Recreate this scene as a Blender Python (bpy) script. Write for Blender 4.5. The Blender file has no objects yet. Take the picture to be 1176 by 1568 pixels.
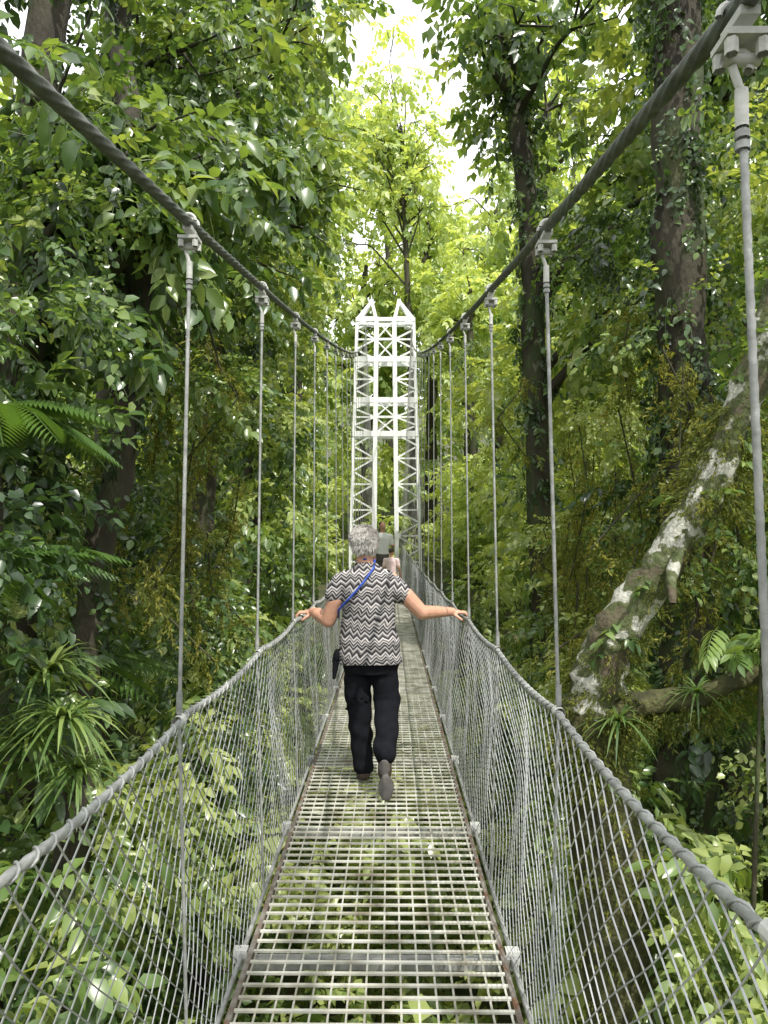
import bpy, bmesh, math, random
import numpy as np
from mathutils import Vector, Matrix, noise
random.seed(7); rng=np.random.default_rng(11)
sc=bpy.context.scene
sc.view_settings.view_transform='Standard'; sc.view_settings.look='None'; sc.view_settings.exposure=0
EYE=1.5; BX=-0.05
# ------------------------------------------------------------ materials
def newmat(name):
    m=bpy.data.materials.new(name); m.use_nodes=True
    nt=m.node_tree; b=nt.nodes['Principled BSDF']; return m,nt,b
def N(nt,t,**k):
    n=nt.nodes.new(t)
    for a,v in k.items(): setattr(n,a,v)
    return n
def ramp(nt,stops,interp='LINEAR'):
    r=N(nt,'ShaderNodeValToRGB'); cr=r.color_ramp; cr.interpolation=interp
    while len(cr.elements)<len(stops): cr.elements.new(0.5)
    for e,(p,c) in zip(cr.elements,stops): e.position=p; e.color=(*c,1)
    return r
def leafmat(name,stops,trans=0.32,rough=0.30,spec=.75):
    m,nt,b=newmat(name); L=nt.links
    a=N(nt,'ShaderNodeAttribute',attribute_name='tint')
    r=ramp(nt,stops); L.new(a.outputs['Fac'],r.inputs[0])
    L.new(r.outputs[0],b.inputs['Base Color']); b.inputs['Roughness'].default_value=rough; b.inputs['Specular IOR Level'].default_value=spec
    t=N(nt,'ShaderNodeBsdfTranslucent')
    mx=N(nt,'ShaderNodeMix',data_type='RGBA',blend_type='MULTIPLY'); mx.inputs[0].default_value=1
    L.new(r.outputs[0],mx.inputs[6]); mx.inputs[7].default_value=(2.1,2.0,0.8,1)
    L.new(mx.outputs[2],t.inputs['Color'])
    ms=N(nt,'ShaderNodeMixShader'); ms.inputs[0].default_value=trans
    L.new(b.outputs[0],ms.inputs[1]); L.new(t.outputs[0],ms.inputs[2])
    L.new(ms.outputs[0],nt.nodes['Material Output'].inputs[0]); return m
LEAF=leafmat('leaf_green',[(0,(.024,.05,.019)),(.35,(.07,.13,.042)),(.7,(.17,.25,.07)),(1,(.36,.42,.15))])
LEAFD=leafmat('leaf_distant_hazed',[(0,(.08,.14,.05)),(.5,(.22,.31,.11)),(1,(.46,.53,.23))],.4,.4,.5)  # far greens paled: haze in the air is put into the leaf colour
FERN=leafmat('fern_green',[(0,(.035,.08,.02)),(1,(.12,.21,.05))],.3)
MOSS=leafmat('moss_yellow',[(0,(.06,.08,.018)),(.6,(.14,.16,.03)),(1,(.30,.29,.07))],.35,.8,.3)
def noisemat(name,stops,scale=6,rough=.85,detail=6,bump=.3,bscale=30,metal=0,stretch=(1,1,1)):
    m,nt,b=newmat(name); L=nt.links
    tc=N(nt,'ShaderNodeTexCoord'); mp=N(nt,'ShaderNodeMapping'); mp.inputs['Scale'].default_value=stretch
    L.new(tc.outputs['Object'],mp.inputs[0])
    n=N(nt,'ShaderNodeTexNoise'); n.inputs['Scale'].default_value=scale; n.inputs['Detail'].default_value=detail
    L.new(mp.outputs[0],n.inputs['Vector'])
    r=ramp(nt,stops); L.new(n.outputs[0],r.inputs[0]); L.new(r.outputs[0],b.inputs['Base Color'])
    b.inputs['Roughness'].default_value=rough; b.inputs['Metallic'].default_value=metal
    n2=N(nt,'ShaderNodeTexNoise'); n2.inputs['Scale'].default_value=bscale; n2.inputs['Detail'].default_value=5
    L.new(mp.outputs[0],n2.inputs['Vector'])
    bp=N(nt,'ShaderNodeBump'); bp.inputs['Strength'].default_value=bump; bp.inputs['Distance'].default_value=.02
    L.new(n2.outputs[0],bp.inputs['Height']); L.new(bp.outputs[0],b.inputs['Normal'])
    return m
BARK=noisemat('mossy_bark',[(.3,(.02,.016,.012)),(.5,(.05,.043,.026)),(.62,(.04,.06,.018)),(.75,(.09,.08,.035))],3,stretch=(1,1,.4),bump=1.0)
LICHEN=noisemat('lichen_bark',[(.0,(.05,.04,.025)),(.38,(.085,.07,.04)),(.46,(.06,.08,.022)),(.53,(.10,.11,.05)),(.555,(.42,.42,.36)),(1,(.60,.59,.53))],5.5,detail=5,bump=1.0,stretch=(1,1,.9))
MBRK=noisemat('moss_covered_bark',[(.3,(.03,.03,.012)),(.5,(.06,.06,.02)),(.7,(.11,.11,.04))],9,bump=1)
GROUND=noisemat('forest_floor',[(.3,(.02,.03,.01)),(.5,(.05,.06,.02)),(.7,(.08,.07,.035))],1.5)
GALV=noisemat('galvanised_cable',[(.3,(.20,.205,.195)),(.7,(.38,.39,.375))],25,rough=.5,metal=.2,bump=.2)
MAINC=noisemat('weathered_wire_rope',[(.3,(.06,.065,.055)),(.7,(.15,.16,.145))],25,rough=.6,metal=.2,bump=.2)
NETM=noisemat('net_wire',[(.3,(.22,.225,.225)),(.7,(.48,.49,.49))],5,rough=.38,metal=.35,bump=0)
DECKM=noisemat('deck_steel',[(.3,(.22,.20,.15)),(.48,(.48,.47,.40)),(.6,(.62,.61,.54)),(.8,(.72,.71,.65))],6,rough=.34,metal=.2,bump=.1)
RUST=noisemat('rusty_edge',[(.35,(.12,.06,.03)),(.47,(.12,.10,.08)),(.7,(.22,.21,.18))],14,rough=.8)
PAINT=noisemat('tower_white_paint',[(.3,(.86,.87,.88)),(.7,(.93,.94,.95))],3,rough=.45,bump=.05)
PALE=noisemat('pale_block',[(.3,(.35,.36,.33)),(.7,(.6,.6,.56))],10,rough=.7)
# ------------------------------------------------------------ mesh helpers
def link(o,parent=None):
    sc.collection.objects.link(o)
    if parent: o.parent=parent
    return o
def tri_obj(name,V,F,mat,tint=None,parent=None,smooth=True):
    me=bpy.data.meshes.new(name); V=np.asarray(V,dtype=np.float32); F=np.asarray(F,dtype=np.int32)
    me.vertices.add(len(V)); me.vertices.foreach_set('co',V.ravel())
    k=F.shape[1]
    me.loops.add(F.size); me.loops.foreach_set('vertex_index',F.ravel())
    me.polygons.add(len(F)); me.polygons.foreach_set('loop_start',np.arange(0,F.size,k,dtype=np.int32))
    me.polygons.foreach_set('use_smooth',np.full(len(F),smooth))
    me.update(calc_edges=True)
    if tint is not None:
        a=me.attributes.new('tint','FLOAT','POINT'); a.data.foreach_set('value',np.asarray(tint,dtype=np.float32))
    me.materials.append(mat)
    return link(bpy.data.objects.new(name,me),parent)
def empty(name):
    e=bpy.data.objects.new(name,None); e.empty_display_size=.1; return link(e)
class MB:
    def __init__(s): s.v=[];s.f=[];s.n=0
    def add(s,v,f):
        v=np.asarray(v,float); s.v.append(v); s.f.append(np.asarray(f,int)+s.n); s.n+=len(v)
    def box(s,c,d,R=None):
        x,y,z=[k/2 for k in d]
        v=np.array([(i*x,j*y,k*z) for i in(-1,1) for j in(-1,1) for k in(-1,1)])
        if R is not None: v=v@R.T
        s.add(v+np.array(c),[(0,1,3,2),(4,6,7,5),(0,4,5,1),(2,3,7,6),(0,2,6,4),(1,5,7,3)])
    def bar(s,p,q,w,h=None):
        p=np.array(p,float);q=np.array(q,float);d=q-p;L=np.linalg.norm(d);d/=L
        u=np.array((0,0,1.)) if abs(d[2])<.9 else np.array((0,1.,0))
        a=np.cross(u,d);a/=np.linalg.norm(a);b=np.cross(d,a)
        s.box((p+q)/2,(L,w,h or w),np.stack([d,a,b],1))
    def tube(s,P,R,n=8,lobes=0,twist=0,amp=.0,jit=0):
        P=np.array(P,float);m=len(P);R=np.broadcast_to(np.array(R,float),(m,))
        T=np.gradient(P,axis=0);T/=np.linalg.norm(T,axis=1)[:,None]
        ref=np.array((0,0,1.)) if abs(T[m//2][2])<.8 else np.array((1.,0,0))
        A=np.cross(ref,T);A/=np.linalg.norm(A,axis=1)[:,None];B=np.cross(T,A)
        S=np.concatenate([[0],np.cumsum(np.linalg.norm(np.diff(P,axis=0),axis=1))])
        th=np.arange(n)*2*np.pi/n
        rr=R[:,None]*(1+amp*np.cos(lobes*(th[None]+twist*S[:,None])))
        if jit: rr=rr*(1+jit*rng.normal(size=rr.shape))
        V=P[:,None]+rr[...,None]*(np.cos(th)[None,:,None]*A[:,None]+np.sin(th)[None,:,None]*B[:,None])
        i=np.arange(m-1)[:,None]*n;j=np.arange(n)[None];j2=(j+1)%n
        F=np.stack([i+j,i+j2,i+n+j2,i+n+j],-1).reshape(-1,4)
        s.add(V.reshape(-1,3),F)
    def segs(s,P,Q,r):
        d=Q-P;L=np.linalg.norm(d,axis=1)[:,None];d=d/L
        u=np.where(np.abs(d[:,2:3])<.9,np.array([[0,0,1.]]),np.array([[1.,0,0]]))
        a=np.cross(u,d);a/=np.linalg.norm(a,axis=1)[:,None];b=np.cross(d,a)
        vs=[]
        for E in(P,Q):
            for k in range(3):
                t=k*2*np.pi/3; vs.append(E+r*(math.cos(t)*a+math.sin(t)*b))
        V=np.stack(vs,1).reshape(-1,3);o=np.arange(len(P))[:,None,None]*6
        F=(np.array([[0,1,4,3],[1,2,5,4],[2,0,3,5]])[None]+o).reshape(-1,4)
        s.add(V,F)
    def obj(s,name,mat,parent=None,smooth=False):
        return tri_obj(name,np.concatenate(s.v),np.concatenate(s.f),mat,parent=parent,smooth=smooth)
def interp_path(P,m):
    P=np.array(P,float);t=np.linspace(0,len(P)-1,m);k=np.clip(t.astype(int),0,len(P)-2);f=(t-k)[:,None]
    f=f*f*(3-2*f)*.5+f*.5
    return P[k]*(1-f)+P[k+1]*f
def cabz(y): return EYE+.53+.175*y+.0034*y*y*np.sign(np.maximum(y,0)+1e-9)
def deckz(y): return .3*(np.maximum(0,y-6)/26)**2
def railx(s): return BX+s*.53
def cabx(s,y): return (-.567 if s<0 else .458)+s*.50*np.clip(y/32,0,1)**2
def railz(y):
    k=(y-.92)/1.17;fr=k-np.floor(k);return deckz(y)+1.0-.025*4*fr*(1-fr)
# ------------------------------------------------------------ people (built first: small scene = quick modifiers)
def skinmat(name,c,rough=.5,var=.22,spec=.5):
    m,nt,b=newmat(name);b.inputs['Roughness'].default_value=rough;b.inputs['Specular IOR Level'].default_value=spec
    L=nt.links;n=N(nt,'ShaderNodeTexNoise');n.inputs['Scale'].default_value=25;n.inputs['Detail'].default_value=4
    tc=N(nt,'ShaderNodeTexCoord');L.new(tc.outputs['Object'],n.inputs['Vector'])
    r=ramp(nt,[(.3,tuple(k*(1-var) for k in c)),(.7,tuple(min(1,k*(1+var)) for k in c))]);L.new(n.outputs[0],r.inputs[0]);L.new(r.outputs[0],b.inputs['Base Color'])
    bp=N(nt,'ShaderNodeBump');bp.inputs['Strength'].default_value=.2;bp.inputs['Distance'].default_value=.01;L.new(n.outputs[0],bp.inputs['Height']);L.new(bp.outputs[0],b.inputs['Normal'])
    return m
SKIN=skinmat('skin',(.52,.28,.19),var=.1);HAIR=skinmat('grey_hair',(.22,.205,.185),.7,.4,.3);HAIRL=skinmat('silver_hair_strands',(.42,.40,.37),.6,.35,.3);PANTS=skinmat('black_trousers',(.007,.0075,.010),.95,spec=.12)
SHOE=skinmat('shoe_leather',(.05,.03,.022),.6);SOLE=skinmat('shoe_sole',(.08,.075,.07),.8);BLUE=skinmat('blue_strap',(.02,.06,.35));WHITE=skinmat('white_cotton',(.84,.84,.84),.8,.05)
KHAKI=skinmat('grey_shorts',(.10,.09,.085),.8);DARKH=skinmat('brown_hair',(.05,.03,.02));PINK=skinmat('pink_cotton',(.72,.55,.54),.8,.1);GOLD=skinmat('watch_band',(.6,.5,.3),.3)
CHEV,nt,b=newmat('chevron_blouse');L=nt.links
tc=N(nt,'ShaderNodeTexCoord');sp=N(nt,'ShaderNodeSeparateXYZ');L.new(tc.outputs['Object'],sp.inputs[0])
def M(op,a,bb=None):
    n=N(nt,'ShaderNodeMath',operation=op)
    for i_,q in enumerate((a,bb)):
        if q is None: continue
        if isinstance(q,(int,float)): n.inputs[i_].default_value=q
        else: L.new(q,n.inputs[i_])
    return n.outputs[0]
nw_=N(nt,'ShaderNodeTexNoise');nw_.inputs['Scale'].default_value=5;L.new(tc.outputs['Object'],nw_.inputs['Vector'])
wob=M('MULTIPLY',M('SUBTRACT',nw_.outputs[0],.5),.09)
xw=M('ADD',M('ADD',sp.outputs[0],5.0),wob)
pp=M('PINGPONG',xw,.027)
v=M('ADD',M('ADD',sp.outputs[2],wob),M('MULTIPLY',pp,1.0))
fr=M('FRACT',M('DIVIDE',v,.100))
r=ramp(nt,[(0,(.44,.42,.41)),(.11,(.018,.017,.019)),(.27,(.14,.13,.135)),(.36,(.40,.38,.375)),(.46,(.018,.017,.019)),(.60,(.28,.265,.265)),(.68,(.018,.017,.019)),(.80,(.42,.40,.39)),(.88,(.10,.09,.095))],'CONSTANT')
L.new(fr,r.inputs[0]);L.new(r.outputs[0],b.inputs['Base Color']);b.inputs['Roughness'].default_value=.85
nn=N(nt,'ShaderNodeTexNoise');nn.inputs['Scale'].default_value=9;L.new(tc.outputs['Object'],nn.inputs['Vector'])
bp=N(nt,'ShaderNodeBump');bp.inputs['Strength'].default_value=.5;bp.inputs['Distance'].default_value=.03;L.new(nn.outputs[0],bp.inputs['Height']);L.new(bp.outputs[0],b.inputs['Normal'])
class Body:
    def __init__(s): s.bm=bmesh.new()
    def ell(s,c,r,rot=None):
        M_=Matrix.Translation(c)@(rot if rot else Matrix.Identity(4))@Matrix.Diagonal((*r,1))
        bmesh.ops.create_uvsphere(s.bm,u_segments=20,v_segments=14,radius=1,matrix=M_)
    def chain(s,pts,rs,n=12):
        for (p,q,a,b2) in zip(pts[:-1],pts[1:],rs[:-1],rs[1:]):
            p=Vector(p);q=Vector(q);d=q-p;Ln=d.length
            rot=d.to_track_quat('Z','Y').to_matrix().to_4x4()
            bmesh.ops.create_cone(s.bm,cap_ends=True,segments=n,radius1=a,radius2=b2,depth=Ln,matrix=Matrix.Translation((p+q)/2)@rot)
        for p,a in zip(pts,rs): bmesh.ops.create_uvsphere(s.bm,u_segments=n,v_segments=8,radius=a,matrix=Matrix.Translation(p))
    def loft(s,rings,n=28):
        prev=None
        for (x,y,z,rx,ry) in rings:
            vs=[s.bm.verts.new((x+rx*math.copysign(abs(math.cos(t))**.85,math.cos(t)),y+ry*math.sin(t),z)) for t in [k*2*math.pi/n for k in range(n)]]
            if prev: 
                for k in range(n): s.bm.faces.new((prev[k],prev[(k+1)%n],vs[(k+1)%n],vs[k]))
            else: s.bm.faces.new(vs[::-1])
            prev=vs
        s.bm.faces.new(prev)
    def obj(s,name,mat,parent,voxel=.008,sm=3):
        me=bpy.data.meshes.new(name);bmesh.ops.recalc_face_normals(s.bm,faces=s.bm.faces);s.bm.to_mesh(me);s.bm.free()
        o=bpy.data.objects.new(name,me);link(o)
        md=o.modifiers.new('r','REMESH');md.mode='VOXEL';md.voxel_size=voxel;md.use_smooth_shade=True
        if sm:
            m2=o.modifiers.new('s','SMOOTH');m2.iterations=sm;m2.factor=.5
        dg=bpy.context.evaluated_depsgraph_get();nm=bpy.data.meshes.new_from_object(o.evaluated_get(dg))
        o.modifiers.clear();o.data=nm;nm.materials.clear();nm.materials.append(mat);o.parent=parent;return o
def folds(o,a1,a2):
    for v_ in o.data.vertices:
        c=v_.co;v_.co+=v_.normal*(a1*noise.noise(Vector((c.x*9,c.y*9,c.z*5)))+a2*noise.noise(Vector((c.x*5+c.z*7,3,c.z*11))))
def hand(B,s,yc,rx,rz):
    for i_,dy in enumerate((-.036,-.012,.012,.034)):
        L_=(.85,1,.95,.75)[i_];y=yc+dy
        B.chain([(rx-s*.03,yc+dy*.8,rz+.034),(rx+s*.012*L_,y,rz+.034),(rx+s*.032*L_,y,rz+.010),(rx+s*.026*L_,y,rz-.014)],[.0105,.0098,.009,.0075],8)
    B.ell((rx-s*.045,yc,rz+.036),(.036,.042,.016))
    B.chain([(rx-s*.065,yc-.03,rz+.026),(rx-s*.04,yc-.052,rz+.008),(rx-s*.012,yc-.058,rz-.012)],[.013,.011,.009],8)
W=empty('woman_walking');wy=4.5
B=Body()
B.ell((-.16,wy+.01,1.475),(.074,.09,.108));B.ell((-.16,wy+.035,1.425),(.055,.06,.055))
B.chain([(-.155,wy-.005,1.28),(-.16,wy,1.42)],[.06,.05]);
B.chain([(-.16,wy+.095,1.485),(-.16,wy+.115,1.455)],[.010,.016],8)
for s in(-1,1): B.ell((-.16+s*.078,wy+.0,1.462),(.011,.018,.030))
B.ell((-.16,wy+.098,1.425),(.024,.008,.007))
rxl,rxr=railx(-1),railx(1);rz=float(railz(4.72))
B.chain([(-.30,wy,1.24),(-.34,wy-.01,1.12),(-.385,wy+.02,.985),(-.46,wy+.12,1.015),(rxl+.075,wy+.20,rz+.04)],[.048,.052,.046,.040,.028])
B.chain([(.01,wy,1.24),(.10,wy-.01,1.14),(.20,wy+.01,1.035),(.29,wy+.10,1.03),(rxr-.075,wy+.20,rz+.04)],[.048,.052,.046,.040,.028])
hand(B,-1,wy+.22,rxl,rz);hand(B,1,wy+.22,rxr,rz)
B.obj('skin_body',SKIN,W,.0055,3)
B=Body();
for s in(-1,1): B.ell((-.16+s*.03,wy+.092,1.487),(.012,.008,.007))
B.obj('eyes',DARKH,W,.003,0)
B=Body();B.ell((-.16,wy-.004,1.497),(.081,.096,.082));B.ell((-.16,wy-.035,1.458),(.070,.062,.062));o=B.obj('hair',HAIR,W,.005,2);folds(o,.008,.005)
n=5200;u=rng.normal(size=(n,3));u/=np.linalg.norm(u,axis=1)[:,None];u=u[(u[:,2]>-.15)&~((u[:,1]>.45)&(u[:,2]<.45))]
dn=np.array([0,-.25,-1.])+rng.normal(0,.28,(len(u),3))+u*np.array([.5,.3,0]);tg=dn-u*np.sum(dn*u,1)[:,None];tg/=np.linalg.norm(tg,axis=1)[:,None]
Ph=np.array([-.16,wy-.006,1.495])+u*np.array([.083,.097,.084]);ln=rng.uniform(.02,.045,len(u))[:,None]
Qh=Ph+tg*ln+u*rng.uniform(0,.009,len(u))[:,None]
u2=rng.normal(size=(2600,3));u2/=np.linalg.norm(u2,axis=1)[:,None];u2=u2[(u2[:,1]<.1)&(u2[:,2]<.4)&(u2[:,2]>-.7)]
P2=np.array([-.16,wy-.035,1.458])+u2*np.array([.073,.065,.064]);Q2=P2+np.array([0,-.003,-1.])*rng.uniform(.012,.028,len(u2))[:,None]+rng.normal(0,.005,P2.shape)+u2*.003
mb=MB();mb.segs(Ph,Qh,.0011);mb.segs(P2,Q2,.0011);mb.obj('hair_strands',HAIRL,W)
B=Body()
B.loft([(-.125,wy,.725,.198,.14),(-.125,wy,.77,.195,.14),(-.127,wy,.86,.186,.138),(-.13,wy,.97,.170,.124),(-.133,wy,1.08,.165,.12),(-.14,wy,1.17,.174,.12),(-.142,wy,1.235,.174,.107),(-.147,wy,1.285,.14,.088),(-.15,wy,1.32,.09,.074),(-.153,wy,1.345,.066,.064)])
B.chain([(-.265,wy,1.24),(-.310,wy,1.215),(-.345,wy-.005,1.145)],[.066,.066,.064]);B.chain([(-.03,wy,1.24),(.02,wy,1.215),(.078,wy-.005,1.15)],[.066,.066,.064])
o=B.obj('blouse',CHEV,W,.008,3);folds(o,.007,.014)
B=Body()
B.loft([(-.12,wy,.90,.15,.10),(-.12,wy,.82,.165,.115),(-.118,wy,.72,.176,.12),(-.118,wy,.66,.170,.11)])
B.chain([(-.200,wy,.78),(-.200,wy+.03,.47),(-.165,wy-.01,.10)],[.090,.078,.068],16)
B.chain([(-.04,wy,.78),(-.014,wy-.0,.48),(-.028,wy-.27,.24)],[.090,.080,.067],16)
o=B.obj('trousers',PANTS,W,.008,4);folds(o,.008,.016)
B=Body();B.chain([(-.16,wy-.02,.05),(-.17,wy+.10,.055),(-.175,wy+.17,.04)],[.042,.042,.036]);B.ell((-.030,wy-.30,.165),(.042,.035,.07));B.ell((-.022,wy-.305,.07),(.046,.035,.06));B.chain([(-.03,wy-.27,.22),(-.03,wy-.30,.17)],[.04,.04]);B.obj('shoes',SHOE,W,.006,2)
B=Body();B.ell((-.032,wy-.337,.185),(.034,.012,.05),Matrix.Rotation(.08,4,'X'));B.ell((-.022,wy-.345,.075),(.044,.012,.075));B.ell((-.17,wy+.07,.014),(.043,.14,.010));B.obj('shoe_soles',SOLE,W,.005,1)
mb=MB();mb.tube(interp_path([(-.095,wy+.02,1.36),(-.10,wy-.088,1.315),(-.17,wy-.135,1.22),(-.25,wy-.130,1.13),(-.315,wy-.07,1.06),(-.325,wy+.05,1.0)],30),.007,8);mb.tube(interp_path([(-.095,wy+.02,1.36),(-.155,wy-.060,1.370),(-.215,wy+.01,1.355)],14),.006,8);mb.obj('strap',BLUE,W,True)
mb=MB();a=np.linspace(0,6.283,20);wc=np.array((rxl+.085,wy+.185,rz+.035));mb.tube([wc+np.array((.012*math.cos(t),.028*math.cos(t+1.57)*-1,.03*math.sin(t))) for t in a],.005,6);mb.obj('watch',GOLD,W,True)
B=Body();B.ell((-.325,wy-.02,.77),(.028,.045,.045));B.chain([(-.33,wy-.03,.76),(-.345,wy-.04,.64)],[.026,.012]);B.obj('hip_pouch',PANTS,W,.006,2)
def standing(name,x,y,H,shirt,legs,hair,skin=SKIN,turn=0.):
    E=empty(name);k=H/1.75;z0=float(deckz(y))
    R_=Matrix.Rotation(turn,4,'Z');T_=Matrix.Translation((x,y,z0))@R_@Matrix.Scale(k,4)
    def fin(B,n,m,v=.012,sm=3):
        o=B.obj(n,m,E,v,sm);o.data.transform(T_);return o
    B=Body();B.ell((0,-.01,1.62),(.075,.09,.115));B.chain([(0,0,1.42),(0,0,1.55)],[.06,.052]);B.chain([(0,-.095,1.62),(0,-.115,1.59)],[.011,.017],8)
    for s in(-1,1):
        B.ell((s*.077,0,1.61),(.01,.018,.03))
        el=(s*.27,-.02,1.10);wr=(s*.2,-.24,1.14) if s>0 else (s*.27,-.12,.88)
        B.chain([(s*.2,0,1.38),el,wr],[.05,.042,.028]);w=Vector(wr);d=(w-Vector(el)).normalized()
        B.ell(w+d*.05,(.032,.032,.035))
        for q in range(4): B.chain([w+d*.07+Vector((.02*(q-1.5),0,0)),w+d*.12+Vector((.022*(q-1.5),-.01,-.01)),w+d*.14+Vector((.02*(q-1.5),-.012,-.03))],[.0095,.009,.008],6)
        B.chain([w+d*.03+Vector((-s*.03,0,0)),w+d*.08+Vector((-s*.05,-.01,0))],[.011,.009],6)
        B.chain([(s*.095,0,.80),(s*.1,-.01,.48),(s*.11,.02,.09)],[.075,.055,.04])
    fin(B,'skin_body',skin,.009)
    B=Body();B.loft([(0,0,.86,.17,.12),(0,0,1.0,.165,.115),(0,0,1.15,.175,.115),(0,0,1.32,.195,.115),(0,0,1.41,.15,.085),(0,0,1.46,.075,.065)])
    for s in(-1,1): B.chain([(s*.15,0,1.38),(s*.215,0,1.36),(s*.25,-.01,1.18)],[.06,.066,.06])
    fin(B,'shirt',shirt)
    B=Body();B.loft([(0,0,.98,.16,.11),(0,0,.86,.18,.125),(0,0,.74,.17,.115)])
    for s in(-1,1): B.chain([(s*.095,0,.82),(s*.105,-.01,.47)],[.095,.085])
    fin(B,'shorts',legs)
    B=Body();B.ell((0,.025,1.665),(.084,.09,.082));fin(B,'hair',hair,.009)
    B=Body()
    for s in(-1,1): B.chain([(s*.11,.03,.05),(s*.12,-.14,.04)],[.048,.04])
    fin(B,'shoes',SHOE)
standing('man_standing',-.20,19.5,1.88,WHITE,KHAKI,DARKH,turn=.35)
standing('child_standing',.03,16.5,1.22,PINK,KHAKI,DARKH,turn=2.8)
# ------------------------------------------------------------ foliage templates
def leaf(w=.22,hi=True,fold=.3,droop=.2):
    if hi:
        v=[(0,0,0),(.33,0,-.02),(.7,0,-droop*.45),(1,0,-droop),(.3,w,w*fold),(.68,.8*w,w*fold*.8-droop*.4),(.3,-w,w*fold),(.68,-.8*w,w*fold*.8-droop*.4)]
        f=[(0,1,4),(1,2,5),(1,5,4),(2,3,5),(0,6,1),(1,6,7),(1,7,2),(2,7,3)]
    else:
        w*=1.4
        v=[(0,0,0),(.42,w,w*fold-.03),(1,0,-droop),(.42,-w,w*fold-.03)]; f=[(0,2,1),(0,3,2)]
    return np.array(v,float),np.array(f)
def place(v,p,yaw,pitch,roll,s):
    cy,sy,cp,sp=math.cos(yaw),math.sin(yaw),math.cos(pitch),math.sin(pitch)
    f=np.array((cp*cy,cp*sy,sp));l=np.array((-sy,cy,0));u=np.cross(f,l)
    l2=l*math.cos(roll)+u*math.sin(roll);u2=-l*math.sin(roll)+u*math.cos(roll)
    return s*(v[:,:1]*f+v[:,1:2]*l2+v[:,2:]*u2)+np.array(p)
def template(kind,hi,seed):
    r=random.Random(seed);V=[];F=[];T=[];n=0
    def put(lv,lf,p,ya,pi,ro,s,t):
        nonlocal n
        V.append(place(lv,p,ya,pi,ro,s));F.append(lf+n);T.append(np.full(len(lv),t));n+=len(lv)
    if kind=='broad':
        k=10
        for i in range(k):
            t=.12+.88*i/(k-1);sd=1 if i%2 else -1
            lv,lf=leaf(r.uniform(.19,.27),hi,r.uniform(.1,.5),r.uniform(.1,.35))
            ya=sd*r.uniform(.5,1.2) if i<k-1 else 0
            put(lv,lf,(t,0,-.3*t*t+r.uniform(-.03,.03)),ya,r.uniform(-.9,.1),r.uniform(-.5,.5),r.uniform(.26,.44),r.uniform(-.2,.2))
    if kind=='small':
        for i in range(15):
            t=.05+.95*i/14;sd=1 if i%2 else -1
            lv,lf=leaf(r.uniform(.25,.36),hi,r.uniform(.1,.4),.15)
            put(lv,lf,(t,r.uniform(-.15,.15),-.4*t*t+r.uniform(-.12,.12)),sd*r.uniform(.3,1.4),r.uniform(-.9,.2),r.uniform(-.7,.7),r.uniform(.15,.25),r.uniform(-.25,.25))
    if kind=='pinnate':
        for i in range(8):
            t=.2+.75*i/7
            for sd in(-1,1):
                lv,lf=leaf(.17,hi,.2,.25)
                put(lv,lf,(t,0,-.35*t*t),sd*(1.15-.4*t),-.35-.3*t+r.uniform(-.1,.1),-sd*.2,.34*(1.1-.35*abs(t-.5)),r.uniform(-.1,.1))
        lv,lf=leaf(.17,hi,.2,.25);put(lv,lf,(.97,0,-.34),0,-.7,0,.3,0)
    if kind=='frond':
        for i in range(26):
            t=.08+.9*i/25; L=.30*math.sin(math.pi*min(1,(t*.85+.15)))**.7+.02
            for sd in(-1,1):
                lv,lf=leaf(.075,False,.2,.2)
                put(lv,lf,(t,0,.25*t-.75*t*t),sd*1.25,-.15-.5*t,0,L,r.uniform(-.08,.08))
    if kind=='strap':
        for i in range(34):
            ya=r.uniform(0,6.28);L=r.uniform(.7,1.1);el=r.uniform(.1,1.2)
            pts=[]
            for q in range(6):
                t=q/5;h=L*(t*math.cos(el)+.15*t);z=L*(t*math.sin(el)-.8*t*t*math.cos(el*.6));w=.036*(1-t)**.6+.002
                for sd in(-1,1): pts.append((h*math.cos(ya)-sd*w*math.sin(ya),h*math.sin(ya)+sd*w*math.cos(ya),z))
            f=[]
            for q in range(5): f+=[(2*q,2*q+1,2*q+3),(2*q,2*q+3,2*q+2)]
            V.append(np.array(pts));F.append(np.array(f)+n);T.append(np.full(12,r.uniform(-.2,.2)));n+=12
    if kind=='moss':
        for i in range(26):
            lv,lf=leaf(r.uniform(.07,.14),False,.2,.1)
            t=r.random()
            put(lv,lf,(t,r.uniform(-.12,.12)*(1-t),r.uniform(-.1,.1)),r.uniform(-.7,.7),r.uniform(-.7,.7),r.uniform(-1.5,1.5),r.uniform(.12,.28),r.uniform(-.3,.3))
    if kind in('broad','pinnate','frond','small') and hi:
        c=[(t,0,(.25*t-.75*t*t) if kind=='frond' else -.33*t*t) for t in(0,.35,.7,1)]
        pts=[];f=[]
        for (x,y,z) in c: pts+=[(x,.006,z),(x,-.006,z),(x,0,z-.01)]
        for q in range(3):
            for k in range(3):
                a,b=3*q+k,3*q+(k+1)%3; f+=[(a,b,b+3),(a,b+3,a+3)]
        V.append(np.array(pts));F.append(np.array(f)+n);T.append(np.full(12,.0));n+=12
    return np.concatenate(V),np.concatenate(F),np.concatenate(T)
TPL={}
def get(kind,hi):
    if (kind,hi) not in TPL: TPL[(kind,hi)]=[template(kind,hi,100+i) for i in range(6)]
    return TPL[(kind,hi)]
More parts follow.
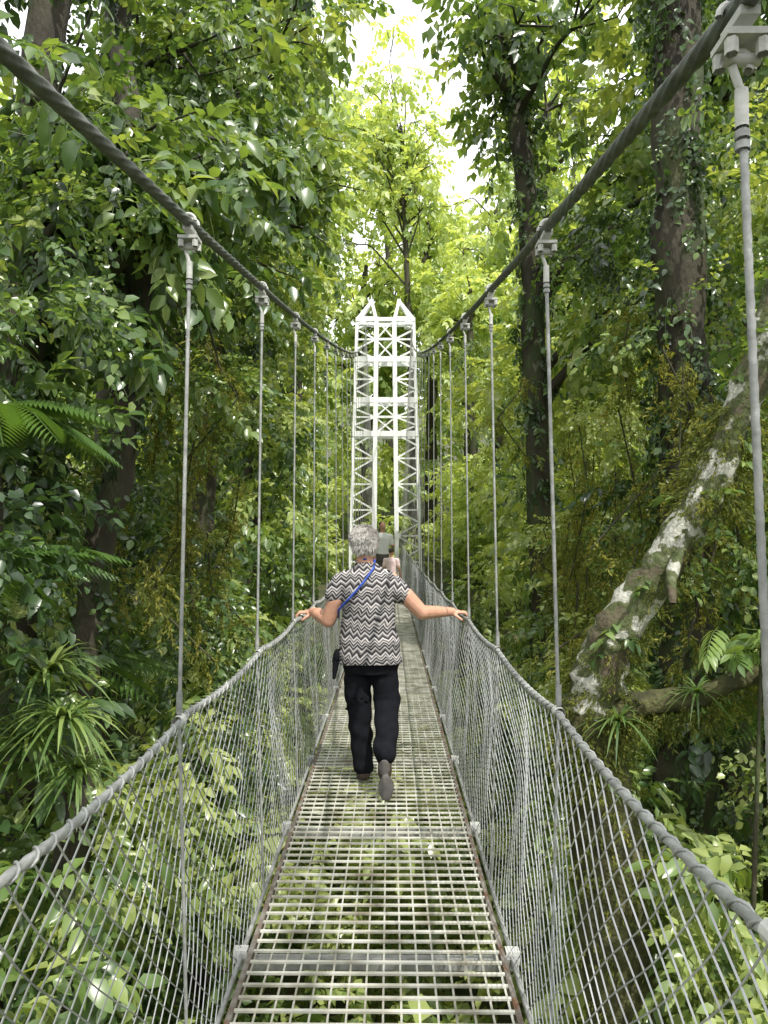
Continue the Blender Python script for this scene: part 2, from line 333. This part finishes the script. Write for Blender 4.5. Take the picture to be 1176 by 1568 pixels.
class Fol:
    def __init__(s): s.V=[];s.F=[];s.T=[];s.n=0
    def inst(s,kind,hi,P,yaw,pitch,roll,S,tint):
        if len(P)==0: return
        tp=get(kind,hi);k=rng.integers(0,6,len(P))
        cy,sy,cp,sp=np.cos(yaw),np.sin(yaw),np.cos(pitch),np.sin(pitch)
        f=np.stack([cp*cy,cp*sy,sp],1);l=np.stack([-sy,cy,0*cy],1);u=np.cross(f,l)
        cr,sr=np.cos(roll)[:,None],np.sin(roll)[:,None]
        l2=l*cr+u*sr;u2=-l*sr+u*cr
        for t in range(6):
            m=np.where(k==t)[0]
            if len(m)==0: continue
            tv,tf,tt=tp[t]
            V=(tv[None,:,0:1]*f[m][:,None]+tv[None,:,1:2]*l2[m][:,None]+tv[None,:,2:3]*u2[m][:,None])*S[m][:,None,None]+P[m][:,None]
            s.V.append(V.reshape(-1,3));s.F.append((tf[None]+(np.arange(len(m))*len(tv))[:,None,None]).reshape(-1,3)+s.n)
            s.T.append(np.clip(tint[m][:,None]+tt[None],0,1).ravel());s.n+=len(m)*len(tv)
    def lumps(s,C,R,n,size,kind='broad',hi=True,tint=.4,tvar=.2,guard=True):
        C=np.asarray(C,float);R=np.asarray(R,float);m=len(C)
        if m==0: return
        lt=tint+rng.normal(0,tvar,m)
        nn=np.maximum(4,(n*(R/ R.mean())**2).astype(int));idx=np.repeat(np.arange(m),nn);M=len(idx)
        u=rng.normal(size=(M,3));u[:,2]+=.25;u/=np.linalg.norm(u,axis=1)[:,None]
        P=C[idx]+u*(R[idx]*rng.uniform(.45,1.05,M))[:,None]*np.array([1,1,.8])
        yaw=np.arctan2(u[:,1],u[:,0])+rng.normal(0,.7,M)
        pitch=-.35+.6*u[:,2]+rng.normal(0,.35,M);roll=rng.normal(0,.4,M)
        S=size*rng.uniform(.65,1.35,M)
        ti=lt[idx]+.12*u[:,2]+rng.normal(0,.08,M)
        if guard:
            keep=clear(P,S); P,yaw,pitch,roll,S,ti=[q[keep] for q in(P,yaw,pitch,roll,S,ti)]
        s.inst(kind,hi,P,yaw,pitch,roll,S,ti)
    def obj(s,name,mat,parent=None):
        return tri_obj(name,np.concatenate(s.V),np.concatenate(s.F),mat,np.concatenate(s.T),parent)
def clear(P,S):
    x=np.abs(P[:,0]-BX);y=P[:,1];z=P[:,2]
    hw=1.15+.02*np.clip(y,0,40)+S*.75
    inside=(x<hw)&(y<36)&(z>-1.3-S)&(z<cabz(np.clip(y,0,32))+.5+S)
    near=np.linalg.norm(P-np.array([0,0,EYE]),axis=1)<2.4+S
    tow=(P[:,0]>-2.7)&(P[:,0]<2.6)&(y>23)&(y<34.5)&(z>0)
    trk=(P[:,0]>1.9)&(P[:,0]<3.3)&(y<6.7)&(y>3)&(z>2.2)&(z<8)&(rng.random(len(x))<.8)
    return ~(inside|near|tow|trk)
# ------------------------------------------------------------ ground
def gz(x,y):
    t=np.clip((y-17)/15,0,1);t=t*t*(3-2*t)
    base=-9+8.6*t+np.clip(y-36,0,200)*.22
    t2=np.clip((-2-y)/10,0,1); base=base+8*t2*t2*(3-2*t2)
    side=np.clip(np.abs(x)-7,0,60)*.32
    return base+side+.5*np.sin(x*.6+y*.3)*np.cos(y*.45)*(np.abs(x)>2.5)
g=np.linspace(-1,1,181);gx=np.sign(g)*np.abs(g)**1.8*220
X,Y=np.meshgrid(gx,gx+15,indexing='ij');Z=gz(X,Y)
V=np.stack([X,Y,Z],-1).reshape(-1,3);i=np.arange(180)[:,None]*181+np.arange(180)[None]
F=np.stack([i,i+181,i+182,i+1],-1).reshape(-1,4)
tri_obj('ground',V,F,GROUND)
# ------------------------------------------------------------ trees
def tree(name,path,r0,r1,crowns,n=26,size=.6,hi=False,tint=.4,vine=0,kind='broad',mat=BARK,lm=LEAF,seed=0,vt=.3):
    mb=MB();P=interp_path(path,40);P[1:-1,:2]+=rng.normal(0,.02,(38,2))
    R=np.linspace(r0,r1,40)*(1+.06*rng.normal(size=40));R[:4]*=np.array([1.6,1.35,1.2,1.08])
    mb.tube(P,R,14,jit=.05)
    C=[];RR=[]
    for c,r in crowns:
        c=np.array(c,float);C.append(c);RR.append(r)
        below=[k for k in range(40) if P[k][2]<c[2]-.3] or [20]
        k=max(6,below[-1]-rng.integers(0,4));a=P[k]
        mid=(a+c)/2+np.array([0,0,.15*np.linalg.norm(c-a)])+rng.normal(0,.15,3)
        q=interp_path([a,mid,c],10);rb=min(R[k]*.45,.05+.025*np.linalg.norm(c-a))
        mb.tube(q,np.linspace(rb,.015,10),6)
        for _ in range(4):
            e=c+rng.normal(0,r*.5,3);mb.tube(interp_path([q[6],(q[6]+e)/2+rng.normal(0,.1,3),e],5),np.linspace(rb*.4,.006,5),4)
    t=mb.obj(name,mat,smooth=True)
    f=Fol()
    if C: f.lumps(C,RR,n,size,kind,hi,tint,.15)
    if vine:
        k=rng.integers(0,40,vine);a=rng.uniform(0,6.28,vine)
        pos=P[k]+np.stack([np.cos(a),np.sin(a),0*a],1)*(R[k]*rng.uniform(.8,1.2,vine))[:,None];pos[:,2]+=rng.uniform(-.2,.2,vine)
        S=rng.uniform(.2,.42,vine)
        f.inst('small' if seed%2 else 'broad',True,pos,a+rng.normal(0,.5,vine),rng.uniform(-1.4,-.5,vine),rng.normal(0,.4,vine),S,np.clip(rng.normal(vt,.12,vine),0,1))
    if f.n: f.obj('foliage',lm,t)
    return t
def crownset(c,ext,n,r):
    out=[]
    for _ in range(n):
        u=rng.normal(size=3);u/=np.linalg.norm(u);u*=rng.uniform(.3,1)
        out.append((np.array(c)+u*np.array(ext),rng.uniform(*r)))
    return out
G=lambda x,y:float(gz(np.array(x),np.array(y)))-.3
# left side
tree('rainforest_tree',[(-3.3,6.0,G(-3.3,6)),(-3.1,6,-2),(-3.2,6.1,3),(-3.0,6.3,7),(-3.3,6.5,12)],.24,.12,crownset((-2.9,6.3,5.2),(1.4,1.6,2.2),12,(.5,.8))+crownset((-3.9,7.5,10.5),(1.8,2.4,1.8),6,(.6,1)),26,.44,True,.38,260,vt=.3)
tree('rainforest_tree',[(-2.6,5.6,G(-2.6,5.6)),(-2.55,5.7,-2),(-2.5,6,1),(-2.15,6.2,3.2),(-2.5,6.5,6)],.16,.10,[],vine=150,vt=.2,seed=1)
tree('rainforest_tree',[(-3.9,9.5,G(-3.9,9.5)),(-3.8,9.5,0),(-3.6,9.6,6),(-4,9.8,13)],.3,.15,crownset((-2.8,9.2,7),(1.5,2,2.5),15,(.5,.9))+crownset((-4,11,12.5),(2.3,2.5,2),7,(.7,1.1)),26,.50,True,.46,320,seed=1,vt=.35)
tree('rainforest_tree',[(-4,15,G(-4,15)),(-4,15,0),(-3.7,15,8),(-3.5,15,16)],.33,.16,crownset((-2.8,14.5,10),(2.0,3,4),22,(.7,1.1)),26,.6,False,.6,200)
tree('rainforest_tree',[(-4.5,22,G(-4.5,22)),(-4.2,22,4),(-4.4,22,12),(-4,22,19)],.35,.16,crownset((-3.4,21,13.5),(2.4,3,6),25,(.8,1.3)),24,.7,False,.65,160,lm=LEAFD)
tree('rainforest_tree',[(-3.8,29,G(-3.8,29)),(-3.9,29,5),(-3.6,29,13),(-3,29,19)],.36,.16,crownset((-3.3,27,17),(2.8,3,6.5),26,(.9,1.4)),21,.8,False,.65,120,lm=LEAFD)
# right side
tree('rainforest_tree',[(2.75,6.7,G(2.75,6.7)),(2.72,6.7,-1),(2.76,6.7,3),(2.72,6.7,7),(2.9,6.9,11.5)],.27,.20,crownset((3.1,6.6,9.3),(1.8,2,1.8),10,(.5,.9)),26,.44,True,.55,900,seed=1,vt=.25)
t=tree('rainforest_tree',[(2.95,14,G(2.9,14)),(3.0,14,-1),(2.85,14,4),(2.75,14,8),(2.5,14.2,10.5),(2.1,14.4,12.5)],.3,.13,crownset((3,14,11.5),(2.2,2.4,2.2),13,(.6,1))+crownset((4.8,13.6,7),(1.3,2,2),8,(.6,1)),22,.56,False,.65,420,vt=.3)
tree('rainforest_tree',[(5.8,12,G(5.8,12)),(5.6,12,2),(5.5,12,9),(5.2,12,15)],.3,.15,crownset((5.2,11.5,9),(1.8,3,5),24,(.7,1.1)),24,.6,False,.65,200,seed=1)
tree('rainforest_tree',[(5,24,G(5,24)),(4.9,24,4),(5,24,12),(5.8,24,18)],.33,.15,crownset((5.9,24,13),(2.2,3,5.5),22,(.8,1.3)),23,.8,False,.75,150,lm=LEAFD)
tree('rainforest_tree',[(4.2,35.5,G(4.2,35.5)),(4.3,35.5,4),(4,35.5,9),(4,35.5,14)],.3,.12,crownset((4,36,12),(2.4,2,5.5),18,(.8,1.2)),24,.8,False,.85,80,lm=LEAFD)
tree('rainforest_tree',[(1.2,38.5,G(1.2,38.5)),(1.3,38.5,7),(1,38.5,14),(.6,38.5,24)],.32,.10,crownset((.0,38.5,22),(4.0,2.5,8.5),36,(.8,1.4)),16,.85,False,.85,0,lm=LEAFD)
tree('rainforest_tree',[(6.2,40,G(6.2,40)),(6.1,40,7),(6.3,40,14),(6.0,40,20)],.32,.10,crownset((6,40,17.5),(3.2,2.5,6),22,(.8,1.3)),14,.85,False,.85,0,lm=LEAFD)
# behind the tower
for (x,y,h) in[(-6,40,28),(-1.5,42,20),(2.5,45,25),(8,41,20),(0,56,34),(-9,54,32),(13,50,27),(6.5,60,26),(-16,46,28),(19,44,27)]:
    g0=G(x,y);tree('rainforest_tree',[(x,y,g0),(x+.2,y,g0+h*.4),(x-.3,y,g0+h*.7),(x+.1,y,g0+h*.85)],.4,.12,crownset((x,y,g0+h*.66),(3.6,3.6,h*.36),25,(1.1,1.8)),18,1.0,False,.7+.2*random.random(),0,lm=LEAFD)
# unseen canopy added behind the camera to dapple the sun on the deck
tree('rainforest_tree',[(5.8,-6,G(5.8,-6)),(5.6,-6,2),(5,-5.5,7),(4,-5,11)],.35,.15,crownset((2.6,-4.2,10.6),(2.6,3.6,1.2),8,(.5,.8)),13,.55,False,.45,0)
tree('rainforest_tree',[(-5,-7,G(-5,-7)),(-4.6,-6.6,4),(-4,-6,8),(-3,-5.5,11)],.35,.15,crownset((-2.4,-5,11),(2.2,3,1.2),3,(.5,.8)),13,.55,False,.45,0)
# leaning lichen tree on the right
P=interp_path([(2.1,5.2,-9.5),(1.75,5.0,-4),(1.46,4.9,-.55),(1.30,4.8,.35),(1.45,4.75,.85),(1.8,4.7,1.36),(2.1,4.65,1.9),(2.42,4.6,2.75),(2.75,4.6,3.9),(2.9,4.7,6)],90)
R=np.interp(np.arange(90),[0,30,38,50,60,75,89],[.30,.18,.15,.125,.11,.10,.07])*(1+.08*rng.normal(size=90))
lt=MB();lt.tube(P[30:],R[30:],18,jit=.06)
lt.tube(interp_path([(1.95,4.68,1.6),(1.75,4.5,1.25),(1.72,4.4,1.1)],8),np.linspace(.05,.02,8),8,jit=.1)
LT=lt.obj('lichen_covered_tree',LICHEN,smooth=True)
lb=MB();LBP=interp_path([(1.28,4.8,.3),(1.6,4.7,.42),(1.95,4.6,.5),(2.5,4.5,.75)],24);lb.tube(LBP,np.linspace(.10,.05,24),12,jit=.12);lb.tube(P[:32],R[:32],18,jit=.07);lb.obj('mossy_lower_trunk',MBRK,LT,True)
mo=Fol()
def mossalong(fo,P,R,n,size,down=.8,spread=1.0):
    k=rng.integers(0,len(P),n);a=rng.uniform(0,6.28,n);
    pos=P[k]+np.stack([np.cos(a)*.9,np.sin(a)*.9,-.3+.5*np.sin(a)],1)*(R[k]*spread)[:,None]
    fo.inst('moss',False,pos,a,rng.uniform(-1.6,-.4,n)*down,rng.normal(0,1,n),rng.uniform(.5,1.4,n)*size,np.clip(rng.normal(.35,.2,n),0,1))
mossalong(mo,P[15:36],R[15:36],700,.13);mossalong(mo,P[34:50],R[34:50],320,.10);mossalong(mo,P[57:66],R[57:66],240,.16,spread=1.4)
mossalong(mo,P[50:85],R[50:85],300,.08)
mossalong(mo,LBP,np.full(24,.10),480,.14)
mo.obj('moss_tufts',MOSS,LT)
ep=Fol();n=44
k=rng.integers(28,80,n);ep.inst('broad',True,P[k],rng.uniform(0,6.28,n),rng.uniform(-.6,.6,n),rng.normal(0,.4,n),rng.uniform(.16,.32,n),rng.uniform(.3,.7,n))
ep.inst('strap',True,np.array([(1.45,4.6,.35),(1.3,4.7,.0),(1.9,4.5,.55)]),np.zeros(3),np.zeros(3),np.zeros(3),np.array([.3,.28,.25]),np.array([.5,.6,.5]))
ep.obj('epiphyte_leaves',LEAF,LT)
# ------------------------------------------------------------ understory walls
def wall(side,n,x0,xr,yr,zr,rr,lean=0):
    C=[];R=[]
    while len(C)<n:
        y=rng.uniform(*yr);z=rng.uniform(*zr);r=rng.uniform(*rr)
        w=noise.noise(Vector((y*.35,z*.35,side*9.3)))
        if noise.noise(Vector((y*.8+4,z*.8,side*3.1)))<-.2: continue
        x=side*(x0+r*.6+xr*rng.random()**1.5+w*1.1-lean*max(0,z-4)*.08)
        C.append((x,y,z));R.append(r)
    return C,R
def mass(name,specs,mat=LEAF):
    f=Fol()
    for (C,R,n,size,kind,hi,ti) in specs: f.lumps(C,R,n,size,kind,hi,ti,.26)
    return f.obj(name,mat)
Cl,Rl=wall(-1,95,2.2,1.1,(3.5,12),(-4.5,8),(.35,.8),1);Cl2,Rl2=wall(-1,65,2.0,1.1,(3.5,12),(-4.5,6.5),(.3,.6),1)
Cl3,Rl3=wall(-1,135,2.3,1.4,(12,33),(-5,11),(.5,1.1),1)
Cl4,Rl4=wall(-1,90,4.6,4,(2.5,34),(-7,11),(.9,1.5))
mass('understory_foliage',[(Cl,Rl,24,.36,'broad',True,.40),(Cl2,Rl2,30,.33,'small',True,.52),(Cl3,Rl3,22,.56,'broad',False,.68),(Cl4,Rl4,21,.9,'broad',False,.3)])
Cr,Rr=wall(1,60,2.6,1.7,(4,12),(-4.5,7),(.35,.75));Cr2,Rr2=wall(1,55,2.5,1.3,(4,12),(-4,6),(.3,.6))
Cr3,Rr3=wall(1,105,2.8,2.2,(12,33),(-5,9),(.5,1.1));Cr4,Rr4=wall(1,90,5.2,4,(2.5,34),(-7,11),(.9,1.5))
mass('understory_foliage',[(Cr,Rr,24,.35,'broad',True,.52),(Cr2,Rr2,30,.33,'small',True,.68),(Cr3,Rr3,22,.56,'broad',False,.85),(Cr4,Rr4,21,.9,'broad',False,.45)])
# below deck
C=[];R=[]
for _ in range(170): C.append((rng.uniform(-4,4),rng.uniform(.5,20),rng.uniform(-5.5,-2.0)));R.append(rng.uniform(.4,.9))
C2=[(rng.uniform(-9,9),rng.uniform(0,30),rng.uniform(-9,-6)) for _ in range(115)];R2=rng.uniform(.8,1.4,115)
C3=[(s*rng.uniform(1.6,3),rng.uniform(2.2,14),rng.uniform(-2.4,-.5)) for s in(-1,1) for _ in range(45)];R3=rng.uniform(.3,.6,90)
mass('valley_shrubs',[(C,R,24,.5,'broad',False,.95),(C2,R2,19,.8,'broad',False,.7),(C3,R3,24,.32,'broad',True,.8)])
# distant forest
C=[];R=[]
for _ in range(330):
    y=rng.uniform(38,75);x=rng.uniform(-.62*y,.62*y);zz=G(x,y)
    h=rng.random()**1.3*24;C.append((x,y,zz+h));R.append(rng.uniform(1.2,2.2))
for _ in range(95):
    s=rng.choice([-1,1]);y=rng.uniform(4,40);x=s*rng.uniform(10,18);C.append((x,y,G(x,y)+rng.random()*14));R.append(rng.uniform(1.2,2.2))
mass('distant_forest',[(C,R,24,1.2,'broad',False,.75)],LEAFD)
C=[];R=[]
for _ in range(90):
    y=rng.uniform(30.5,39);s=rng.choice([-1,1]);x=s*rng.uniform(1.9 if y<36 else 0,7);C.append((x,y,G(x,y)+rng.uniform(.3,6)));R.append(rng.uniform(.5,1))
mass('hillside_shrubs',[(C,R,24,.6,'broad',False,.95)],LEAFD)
# drooping leafy boughs overhead left
f=Fol();mb=MB()
for (a,b) in[((-3.2,6.3,4.2),(-1.35,5.6,4.35)),((-3.2,6.3,4.8),(-1.1,6.6,5.1)),((-3.1,6,5.3),(-1.5,5.3,3.7)),((-3.6,9.5,5.5),(-1.2,9,6.6)),((-3.3,6.2,3.6),(-1.9,5.2,3.1)),((-3.6,9.5,4.6),(-1.7,8.6,4.6))]:
    q=interp_path([a,(np.array(a)+b)/2+np.array((0,0,.35)),b],24);mb.tube(q,np.linspace(.04,.008,24),6)
    k=rng.integers(6,24,52);pos=q[k]+rng.normal(0,.10,(52,3))
    f.inst('broad',True,pos,rng.uniform(-1.6,1.2,52),rng.uniform(-1.2,-.2,52),rng.normal(0,.4,52),rng.uniform(.34,.56,52),rng.uniform(.3,.75,52))
bo=mb.obj('leafy_bough',BARK,smooth=True);f.obj('leaves',LEAF,bo)
for nm,c,k,sz,tt in[('compound_leaf_shrub',(2.2,4.3,.85),13,.34,.5),('compound_leaf_shrub',(-2.6,4.8,.4),16,.55,.3)]:
    f=Fol();mb=MB();c=np.array(c)
    mb.tube(interp_path([c-np.array((-.1,0,5)),c-np.array((.1,0,2)),c],20),np.linspace(.025,.010,20),8)
    pos=c+rng.normal(0,.12,(k,3));f.inst('pinnate',True,pos,rng.uniform(0,6.28,k),rng.uniform(-.2,.5,k),rng.normal(0,.2,k),rng.uniform(.8,1.2,k)*sz,rng.uniform(tt-.1,tt+.2,k))
    s=mb.obj(nm,BARK,smooth=True);f.obj('leaves',LEAF,s)
for c,k,sz in[((-2.45,4.35,2.25),13,.8),((-2.4,4.15,1.32),13,.75),((-3.3,7.0,.2),14,1.1),((3.4,6.5,.0),13,1.0)]:
    f=Fol();mb=MB();c=np.array(c)
    mb.tube(interp_path([(c[0]-.3,c[1]+.2,G(c[0],c[1])),c-np.array((0,0,1.5)),c],30),np.linspace(.11,.06,30),10,jit=.1)
    pos=np.repeat(c[None],k,0);f.inst('frond',True,pos,np.arange(k)*6.283/k+rng.normal(0,.15,k),rng.uniform(.1,.5,k),rng.normal(0,.1,k),rng.uniform(.85,1.1,k)*sz,rng.uniform(.4,.8,k))
    s=mb.obj('tree_fern',BARK,smooth=True);f.obj('fronds',FERN,s)
for c,sz in[((-1.98,4.15,.72),.50),((-1.80,4.0,.50),.42),((-2.05,4.1,.35),.46),((-1.75,4.1,.2),.36),((-2.4,4.8,1.2),.3),((-2.75,6.2,1.9),.35)]:
    f=Fol();f.inst('strap',True,np.array([c]*2),np.array([0,2.]),np.zeros(2),np.zeros(2),np.array([sz,sz*.8]),np.array([.65,.45]));f.obj('bromeliad_plant',LEAF)
for side in(-1,1):
    mb=MB();f=Fol()
    for _ in range(32 if side>0 else 16):
        y=rng.uniform(6,11);x=side*rng.uniform(1.9 if side<0 else 2.0,3.0);z=rng.uniform(1,5 if side<0 else 4);L=rng.uniform(.8,2.4)
        q=interp_path([(x,y,z),(x+rng.normal(0,.15),y,z-L/2),(x+rng.normal(0,.3),y,z-L)],20);mb.tube(q,.010,5)
        m=80;k=rng.integers(0,20,m);f.inst('moss',False,q[k]+rng.normal(0,.07,(m,3)),rng.uniform(0,6.28,m),rng.uniform(-1.6,-.3,m),rng.normal(0,1,m),rng.uniform(.10,.26,m),np.clip(rng.normal(.6,.2,m),0,1))
    v=mb.obj('hanging_mossy_vine',BARK,smooth=True);f.obj('moss',MOSS,v)
# ------------------------------------------------------------ suspension bridge
BR=empty('suspension_footbridge');Y1=34.
for s in(-1,1):
    mb=MB();y=np.arange(-2,7,.008);mb.tube(np.stack([cabx(s,y),y,cabz(y)],1),.0135,24,6,16,.13)
    y=np.arange(6.99,32.05,.25);mb.tube(np.stack([cabx(s,y),y,cabz(y)],1),.016,8)
    mb.tube([(float(cabx(s,32.)),32,float(cabz(32.))),(s*1.1,42,6),(s*1.1,52,0)],.016,8)
    mb.obj('main_cable',MAINC,BR,True)
    mb=MB();y=np.arange(-1,8,.008);P=np.stack([railx(s)+0*y,y,railz(y)],1);mb.tube(P,.0085,14,4,30,.12)
    a=y*2*np.pi/.062;W_=P+np.stack([.0105*np.cos(a),0*a,.0105*np.sin(a)],1);mb.tube(W_,.0032,6)
    y=np.arange(7.9,Y1,.2);mb.tube(np.stack([railx(s)+0*y,y,railz(y)],1),.012,6)
    mb.obj('hand_cable',GALV,BR,True)
    mb=MB();cl=MB();th=MB()
    for k in range(-1,27):
        y=(.92 if s>0 else .84)+1.17*k; x0=float(cabx(s,y));z0=float(cabz(y));x1=railx(s)+s*.005;z1=float(railz(y))
        top=np.array((x0,y,z0-.13));bot=np.array((x1,y,z1))
        if k<5:
            mm=int(np.linalg.norm(top-bot)/.006);q=top+(bot-top)*np.linspace(0,1,mm)[:,None];mb.tube(q,.0052,12,5,45,.1)
        else: mb.tube([top,(top+bot)/2,bot],.0055,6)
        zd=float(deckz(y));mb.tube([bot,(bot+(railx(s)-s*.03,y,zd))/2,(BX+s*.50,y,zd-.06)],.005,6)
        if k<12:
            for dy in(-.017,.017):
                a=np.linspace(0,np.pi,9);arc=[(x0+.020*np.cos(t),y+dy,z0+.020*np.sin(t)) for t in a]
                arc=[(x0+.020,y+dy,z0-.080)]+arc+[(x0-.020,y+dy,z0-.080)];cl.tube(arc,.0050,8)
                for sx in(-1,1):
                    cl.tube([(x0+sx*.020,y+dy,z0-.074),(x0+sx*.020,y+dy,z0-.064),(x0+sx*.020,y+dy,z0-.054)],.0085,6)
            cl.box((x0,y,z0-.047),(.056,.050,.009));cl.box((x0,y,z0-.022),(.026,.055,.012))
            th.tube([(x0-.024,y,z0-.070),(x0,y,z0-.070),(x0+.024,y,z0-.070)],.0085,10)
            a=np.linspace(-.6,np.pi+.6,14);th.tube([(x0+.012*np.cos(t),y,z0-.075+.015*np.sin(t)) for t in a]+[(x0,y,z0-.115)],.0055,8)
            th.tube([(x0,y,z0-.11),(x0,y,z0-.135),(x0,y,z0-.16)],.0085,10)
            for dz in(.165,.18): mb.tube([(x0,y,z0-dz),(x0,y,z0-dz-.005),(x0,y,z0-dz-.010)],.0095,10)
            cl.tube([(x1,y-.02,z1),(x1,y,z1),(x1,y+.02,z1)],.016,10);mb.tube([(x1,y,z1+.02),(x1,y,z1+.05),(x1,y,z1+.08)],.009,8)
    mb.obj('hanger_rods',GALV,BR,True);cl.obj('cable_clamps',PALE,BR);th.obj('thimbles',PALE,BR,True)
    a=.042;nr=25;nw=int(33.5/a);k=np.arange(nw)[:,None];j=np.arange(nr+1)[None]
    h=j/float(nr);yy=-.4+k*a+(a/2)*np.where((j+k)%2==0,1,-1)
    nz=.014*np.sin(yy*4.1+h*3+s)+.010*np.sin(yy*7.3+s*2+h*5)+.004*np.sin(yy*19)
    env=np.sin(np.pi*h)
    xx=BX+s*(.50+.03*h+.05*env*(.6+.5*np.sin(yy*1.9+s)) )+nz*env
    zz=deckz(yy)-.03+h*(railz(yy)-deckz(yy)+.03)+.012*np.sin(yy*5)*env
    Pn=np.stack([xx,yy,zz],-1);mb=MB();mb.segs(Pn[:,:-1].reshape(-1,3),Pn[:,1:].reshape(-1,3),.0021);mb.obj('chain_link_net',NETM,BR)
    mb=MB();y=np.arange(-1,Y1,.5)
    for q in range(len(y)-1):
        p=(BX+s*.455,y[q],float(deckz(y[q]))-.012);p2=(BX+s*.455,y[q+1],float(deckz(y[q+1]))-.012);mb.bar(p,p2,.018,.03)
    mb.obj('edge_angle',RUST,BR)
    mb=MB();y=np.arange(-1,Y1,.3);mb.tube(np.stack([BX+s*.495+0*y,y,deckz(y)-.03],1),.010,8);mb.obj('foot_cable',GALV,BR,True)
mb=MB()
yb=np.arange(-.9,Y1,.066)
for y in yb: mb.box((BX,y,float(deckz(y))),(.89,.013,.007))
y=np.arange(-1,Y1,.5)
for x in np.linspace(-.435,.435,16):
    q=np.stack([BX+x+0*y,y,deckz(y)-.006],1);mb.segs(q[:-1],q[1:],.0045)
mb.obj('deck_grating',DECKM,BR)
mb=MB();pb=MB()
for k in range(29):
    y=.335+1.17*k;z=float(deckz(y));mb.box((BX,y,z-.045),(1.02,.03,.04))
    for s in(-1,1): pb.box((BX+s*.50,y+.03,z-.035),(.05,.04,.045))
mb.obj('cross_beams',GALV,BR);pb.obj('beam_ends',PALE,BR)
mb=MB();mb.box((BX,35.2,.28),(1.6,2.6,.12));mb.box((BX,35.2,.0),(2.2,3,.5));mb.obj('landing_slab',PALE,BR)
# ------------------------------------------------------------ tower
mb=MB();TX=-.2;TY=32.3
def colx(z): t=(z-.0)/11.3;return .52-.12*t,1.58-.30*t
levels=[-.6,.45,1.6,2.75,3.9,5.05,6.15,6.9,7.66,8.6,9.5,10.4,11.3]
for s in(-1,1):
    for fy in(-.4,.4):
        for a,b in zip(levels[:-1],levels[1:]):
            i0,o0=colx(a);i1,o1=colx(b);y=TY+fy
            mb.bar((TX+s*i0,y,a),(TX+s*i1,y,b),.19,.15);mb.bar((TX+s*o0,y,a),(TX+s*o1,y,b),.11,.11)
            if fy<0:
                mb.bar((TX+s*(i0+.1),y,a),(TX+s*(o0-.06),y,a),.07,.07)
                m=(a+b)/2;im,om=colx(m)
                mb.bar((TX+s*i0,y+.02,a),(TX+s*om,y+.02,m),.075,.07);mb.bar((TX+s*om,y-.02,m),(TX+s*i1,y-.02,b),.075,.07)
        i1,o1=colx(11.3)
        for xx in(i1,o1): mb.bar((TX+s*xx,TY+fy,11.3),(TX+s*.62,TY+fy*.15,12.25),.12,.12)
        mb.bar((TX+s*i1,TY+fy,11.35),(TX+s*o1,TY+fy,11.35),.14,.14)
    for a,b in zip(levels[:-1:2],levels[2::2]):
        x0=colx(a)[1];x1=colx(b)[1];mb.bar((TX+s*x0,TY-.35,a),(TX+s*x1,TY+.35,b),.05,.05);mb.bar((TX+s*x0,TY-.35,a),(TX+s*x0,TY+.35,a),.05,.05)
    mb.box((TX+s*1.0,TY-.1,11.15),(.25,.8,.2)); mb.box((TX+s*.62,TY,12.25),(.16,.3,.14))
for fy in(-.43,.43):
    for z,h in((11.3,.17),(9.5,.24),(7.66,.24),(6.15,.24)):
        o=colx(z)[1];mb.box((TX,TY+fy,z),(2*o+.1,.10,h))
for a,b in((6.15,6.9),(6.9,7.66),(9.5,10.4),(10.4,11.3)):
    i0=colx(a)[0];mb.bar((TX-i0,TY-.40,a),(TX+i0,TY-.40,b),.09,.06);mb.bar((TX+i0,TY-.385,a),(TX-i0,TY-.385,b),.09,.06)
mb.box((TX,TY-.43,10.4),(.9,.08,.10));mb.box((TX,TY-.43,6.9),(.9,.08,.10))
mb.obj('steel_bridge_tower',PAINT)
# ------------------------------------------------------------ light, sky, camera
D=Vector((.27,-.46,.84)).normalized();el=math.asin(D.z);az=math.atan2(D.x,D.y)
w=bpy.data.worlds.new('World');sc.world=w;w.use_nodes=True;nt=w.node_tree;bg=nt.nodes['Background']
sk=nt.nodes.new('ShaderNodeTexSky');sk.sky_type='NISHITA';sk.sun_disc=False;sk.sun_elevation=el;sk.sun_rotation=az
sk.air_density=1.0;sk.dust_density=4.0;sk.ozone_density=1.0
tc=N(nt,'ShaderNodeTexCoord');cn=N(nt,'ShaderNodeTexNoise');cn.inputs['Scale'].default_value=2.5;cn.inputs['Detail'].default_value=6;nt.links.new(tc.outputs['Generated'],cn.inputs['Vector'])
cr=ramp(nt,[(.25,(.75,.75,.75)),(.5,(1,1,1))]);nt.links.new(cn.outputs[0],cr.inputs[0])
mx=N(nt,'ShaderNodeMix',data_type='RGBA');nt.links.new(cr.outputs[0],mx.inputs[0]);nt.links.new(sk.outputs[0],mx.inputs[6]);mx.inputs[7].default_value=(13.2,13.4,13.6,1)
nt.links.new(mx.outputs[2],bg.inputs[0]);bg.inputs[1].default_value=.15
ld=bpy.data.lights.new('sun','SUN');ld.energy=5;ld.angle=math.radians(.53);ld.color=(1,.96,.88)
lo=link(bpy.data.objects.new('sun',ld));lo.rotation_euler=D.to_track_quat('Z','Y').to_euler()
cd=bpy.data.cameras.new('camera');cam=link(bpy.data.objects.new('camera',cd));cam.location=(0,0,EYE)
cd.sensor_fit='VERTICAL';cd.sensor_height=36;cd.lens=25.26;cd.clip_start=.05;cd.clip_end=1000
cam.rotation_euler=(math.radians(92.08),0,math.radians(.47));sc.camera=cam
